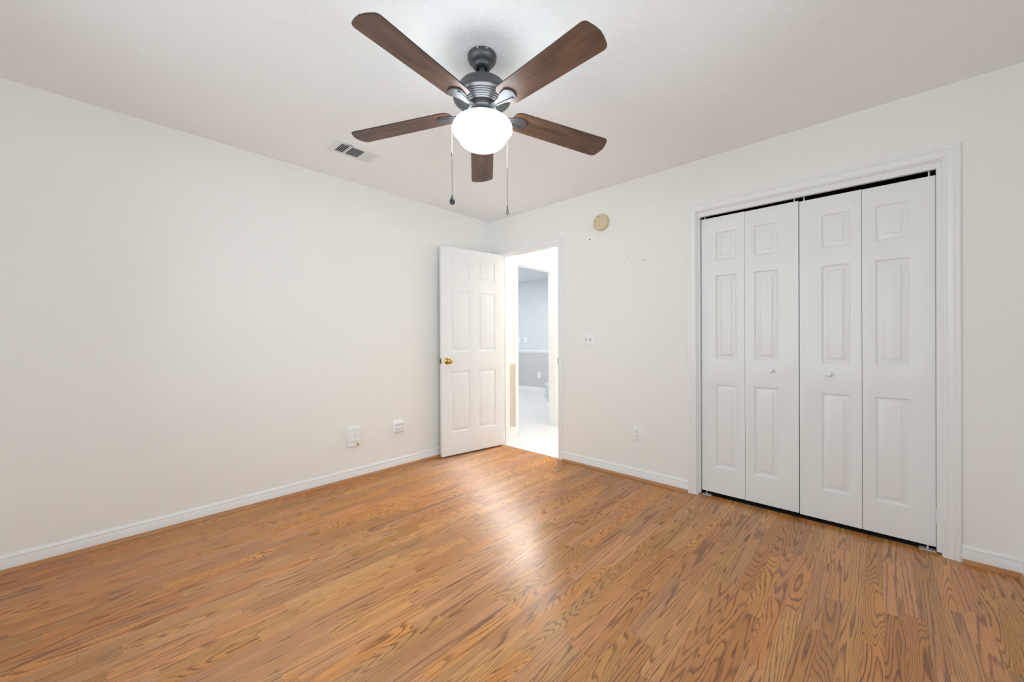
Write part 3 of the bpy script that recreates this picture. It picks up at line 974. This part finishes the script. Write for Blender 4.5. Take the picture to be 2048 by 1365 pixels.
MB().lathe(fl([(0, 2.19), (0.036, 2.19), (0.036, 2.172), (0.050, 2.170), (0.060, 2.166), (0.066, 2.158), (0.0675, 2.150), (0.064, 2.146), (0, 2.146)]), seg=64).build('light_fitter', M_BRONZE, fan)
globe = MB().lathe(fl([(0.060, 2.152), (0.074, 2.1515), (0.094, 2.147), (0.114, 2.138), (0.128, 2.127), (0.1355, 2.115), (0.137, 2.104), (0.1355, 2.094), (0.131, 2.087), (0.122, 2.082),
                       (0.114, 2.078), (0.1105, 2.071), (0.109, 2.061), (0.1055, 2.051), (0.098, 2.041), (0.085, 2.031), (0.066, 2.022), (0.045, 2.015), (0.022, 2.011), (0, 2.010)]), seg=72).build('globe_shade', M_GLOBE, fan)
globe['label'] = 'glowing frosted glass globe'

# blades: local x along the radius, local z up
PH, PIT, DROOP, TX, TY, ZB = math.radians(65.55), -0.1697, -0.0639, 0.0108, -0.0213, 2.1864


def arc(cx, cy, r, a0, a1, n=6):
    return [(cx + r * math.cos(math.radians(a0 + (a1 - a0) * i / n)), cy + r * math.sin(math.radians(a0 + (a1 - a0) * i / n))) for i in range(n + 1)]


W0, W1, R0, R1 = 0.1185, 0.1320, 0.150, 0.662
hw = lambda r_: 0.5 * (W0 + (W1 - W0) * (r_ - 0.2) / 0.45)
tip_r = 0.024
outl = []
outl += arc(R1 - tip_r - 0.010, hw(R1) - tip_r, tip_r, 90, 30, 5)
outl += [(R1 - 0.004, 0.026), (R1, 0.0), (R1 - 0.004, -0.026)]
outl += arc(R1 - tip_r - 0.010, -hw(R1) + tip_r, tip_r, -30, -90, 5)
rr = 0.034
outl += arc(R0 + rr, -hw(R0) + rr, rr, -90, -155, 5)
outl += [(R0 - 0.004, -0.012), (R0 - 0.004, 0.012)]
outl += arc(R0 + rr, hw(R0) - rr, rr, 155, 90, 5)
blade_me = MB().prism(outl, 0.0, 0.006, lambda a, c, h: (a, c, h), 0, 1)
proto = blade_me.build('blade', [M_WALNUT, M_BLADEEDGE])
plate = [(0.098, -0.012), (0.135, -0.017), (0.160, -0.029)] + arc(0.184, 0.0, 0.036, -70, 70, 10) + [(0.160, 0.029), (0.135, 0.017), (0.098, 0.012)]
irn = MB().prism(plate, -0.007, -0.0003, lambda a, c, h: (a, c, h))
# stepped ridge along the iron and the cranked arm to the flywheel
irn.prism([(0.100, 0.002), (0.198, 0.016), (0.193, 0.027), (0.150, 0.019), (0.100, 0.009)], -0.0105, -0.0068, lambda a, c, h: (a, c, h))
irn.add([(0.058, -0.013, -0.002), (0.058, 0.013, -0.002), (0.058, 0.013, 0.006), (0.058, -0.013, 0.006),
         (0.104, -0.012, -0.0075), (0.104, 0.012, -0.0075), (0.104, 0.012, -0.0003), (0.104, -0.012, -0.0003)],
        [(0, 1, 2, 3), (4, 5, 6, 7), (0, 1, 5, 4), (1, 2, 6, 5), (2, 3, 7, 6), (3, 0, 4, 7)])
proto_iron = irn.build('blade_iron', M_BRONZE, bevel=0.0015)
for k in range(5):
    if k == 0:
        bl, ir = proto, proto_iron
    else:
        bl, ir = proto.copy(), proto_iron.copy()
        for o in (bl, ir):
            COL.objects.link(o)
    a = PH + 2 * math.pi * k / 5
    tilt = lambda v: Vector((v.x, v.y, v.z + TX * v.x + TY * v.y))
    ex = tilt(Vector((math.cos(a), math.sin(a), DROOP))).normalized()
    ey = tilt(Vector((-math.sin(a) * math.cos(PIT), math.cos(a) * math.cos(PIT), math.sin(PIT))))
    ey = (ey - ex * ey.dot(ex)).normalized()
    ez = ex.cross(ey)
    m = Matrix((ex, ey, ez)).transposed().to_4x4()
    m.translation = (0, 0, Z(ZB))
    bl.parent = fan
    bl.matrix_basis = m
    ir.parent = bl
    ir.matrix_basis = Matrix.Identity(4)


def chain(off_lat, off_depth, z_top, z_mid, z_bot, fob):
    """pull chain: pale smooth upper length, dark beads below, end fitting"""
    rv, fv = Vector((0.7296, 0.6839, 0)), Vector((-0.6839, 0.7296, 0))
    p = rv * off_lat + fv * off_depth
    n0 = p.normalized() * 0.058
    up = MB().tube([(n0.x, n0.y, Z(2.160)), (n0.x * 1.5, n0.y * 1.5, Z(2.163)), (p.x * 0.93, p.y * 0.93, Z(2.150)), (p.x, p.y, Z(2.128)), (p.x, p.y, Z(z_mid))], 0.0009, 6)
    c = up.build('pull_chain', M_CORD, fan)
    lo = MB()
    zz = z_mid
    while zz > z_bot:
        lo.sphere((p.x, p.y, Z(zz)), 0.0021, 6)
        zz -= 0.0058
    lo.tube([(p.x, p.y, Z(z_mid)), (p.x, p.y, Z(z_bot))], 0.0008, 5)
    lo.build('bead_chain', M_CHAIN, c)
    if fob == 'drop':
        MB().lathe([(0, Z(z_bot)), (0.003, Z(z_bot)), (0.0035, Z(z_bot - 0.006)), (0.0075, Z(z_bot - 0.013)), (0.0125, Z(z_bot - 0.024)), (0.0125, Z(z_bot - 0.031)), (0.009, Z(z_bot - 0.038)), (0, Z(z_bot - 0.040))], (p.x, p.y, 0), 'z', 20).build('pull_knob', M_BLACK, c)['label'] = 'black drop-shaped knob'
        MB().lathe([(0, Z(z_mid + 0.004)), (0.003, Z(z_mid + 0.004)), (0.003, Z(z_mid - 0.008)), (0, Z(z_mid - 0.008))], (p.x, p.y, 0), 'z', 12).build('connector', M_CHAIN, c)
    else:
        h = MB().tube([(p.x, p.y, Z(z_bot + 0.004)), (p.x, p.y, Z(z_bot - 0.012))], 0.0032, 8)
        q = [(p.x + rv.x * 0.004 * math.sin(t), p.y + rv.y * 0.004 * math.sin(t), Z(z_bot - 0.026 + 0.014 * math.cos(t))) for t in [math.radians(d_) for d_ in range(0, 331, 30)]]
        h.tube(q, 0.0022, 6)
        h.build('chain_clasp', M_CHAIN, c)['label'] = 'dark metal clasp'


chain(-0.1405, 0.0, 2.10, 1.995, 1.800, 'drop')
chain(0.1120, 0.088, 2.10, 1.965, 1.780, 'clasp')
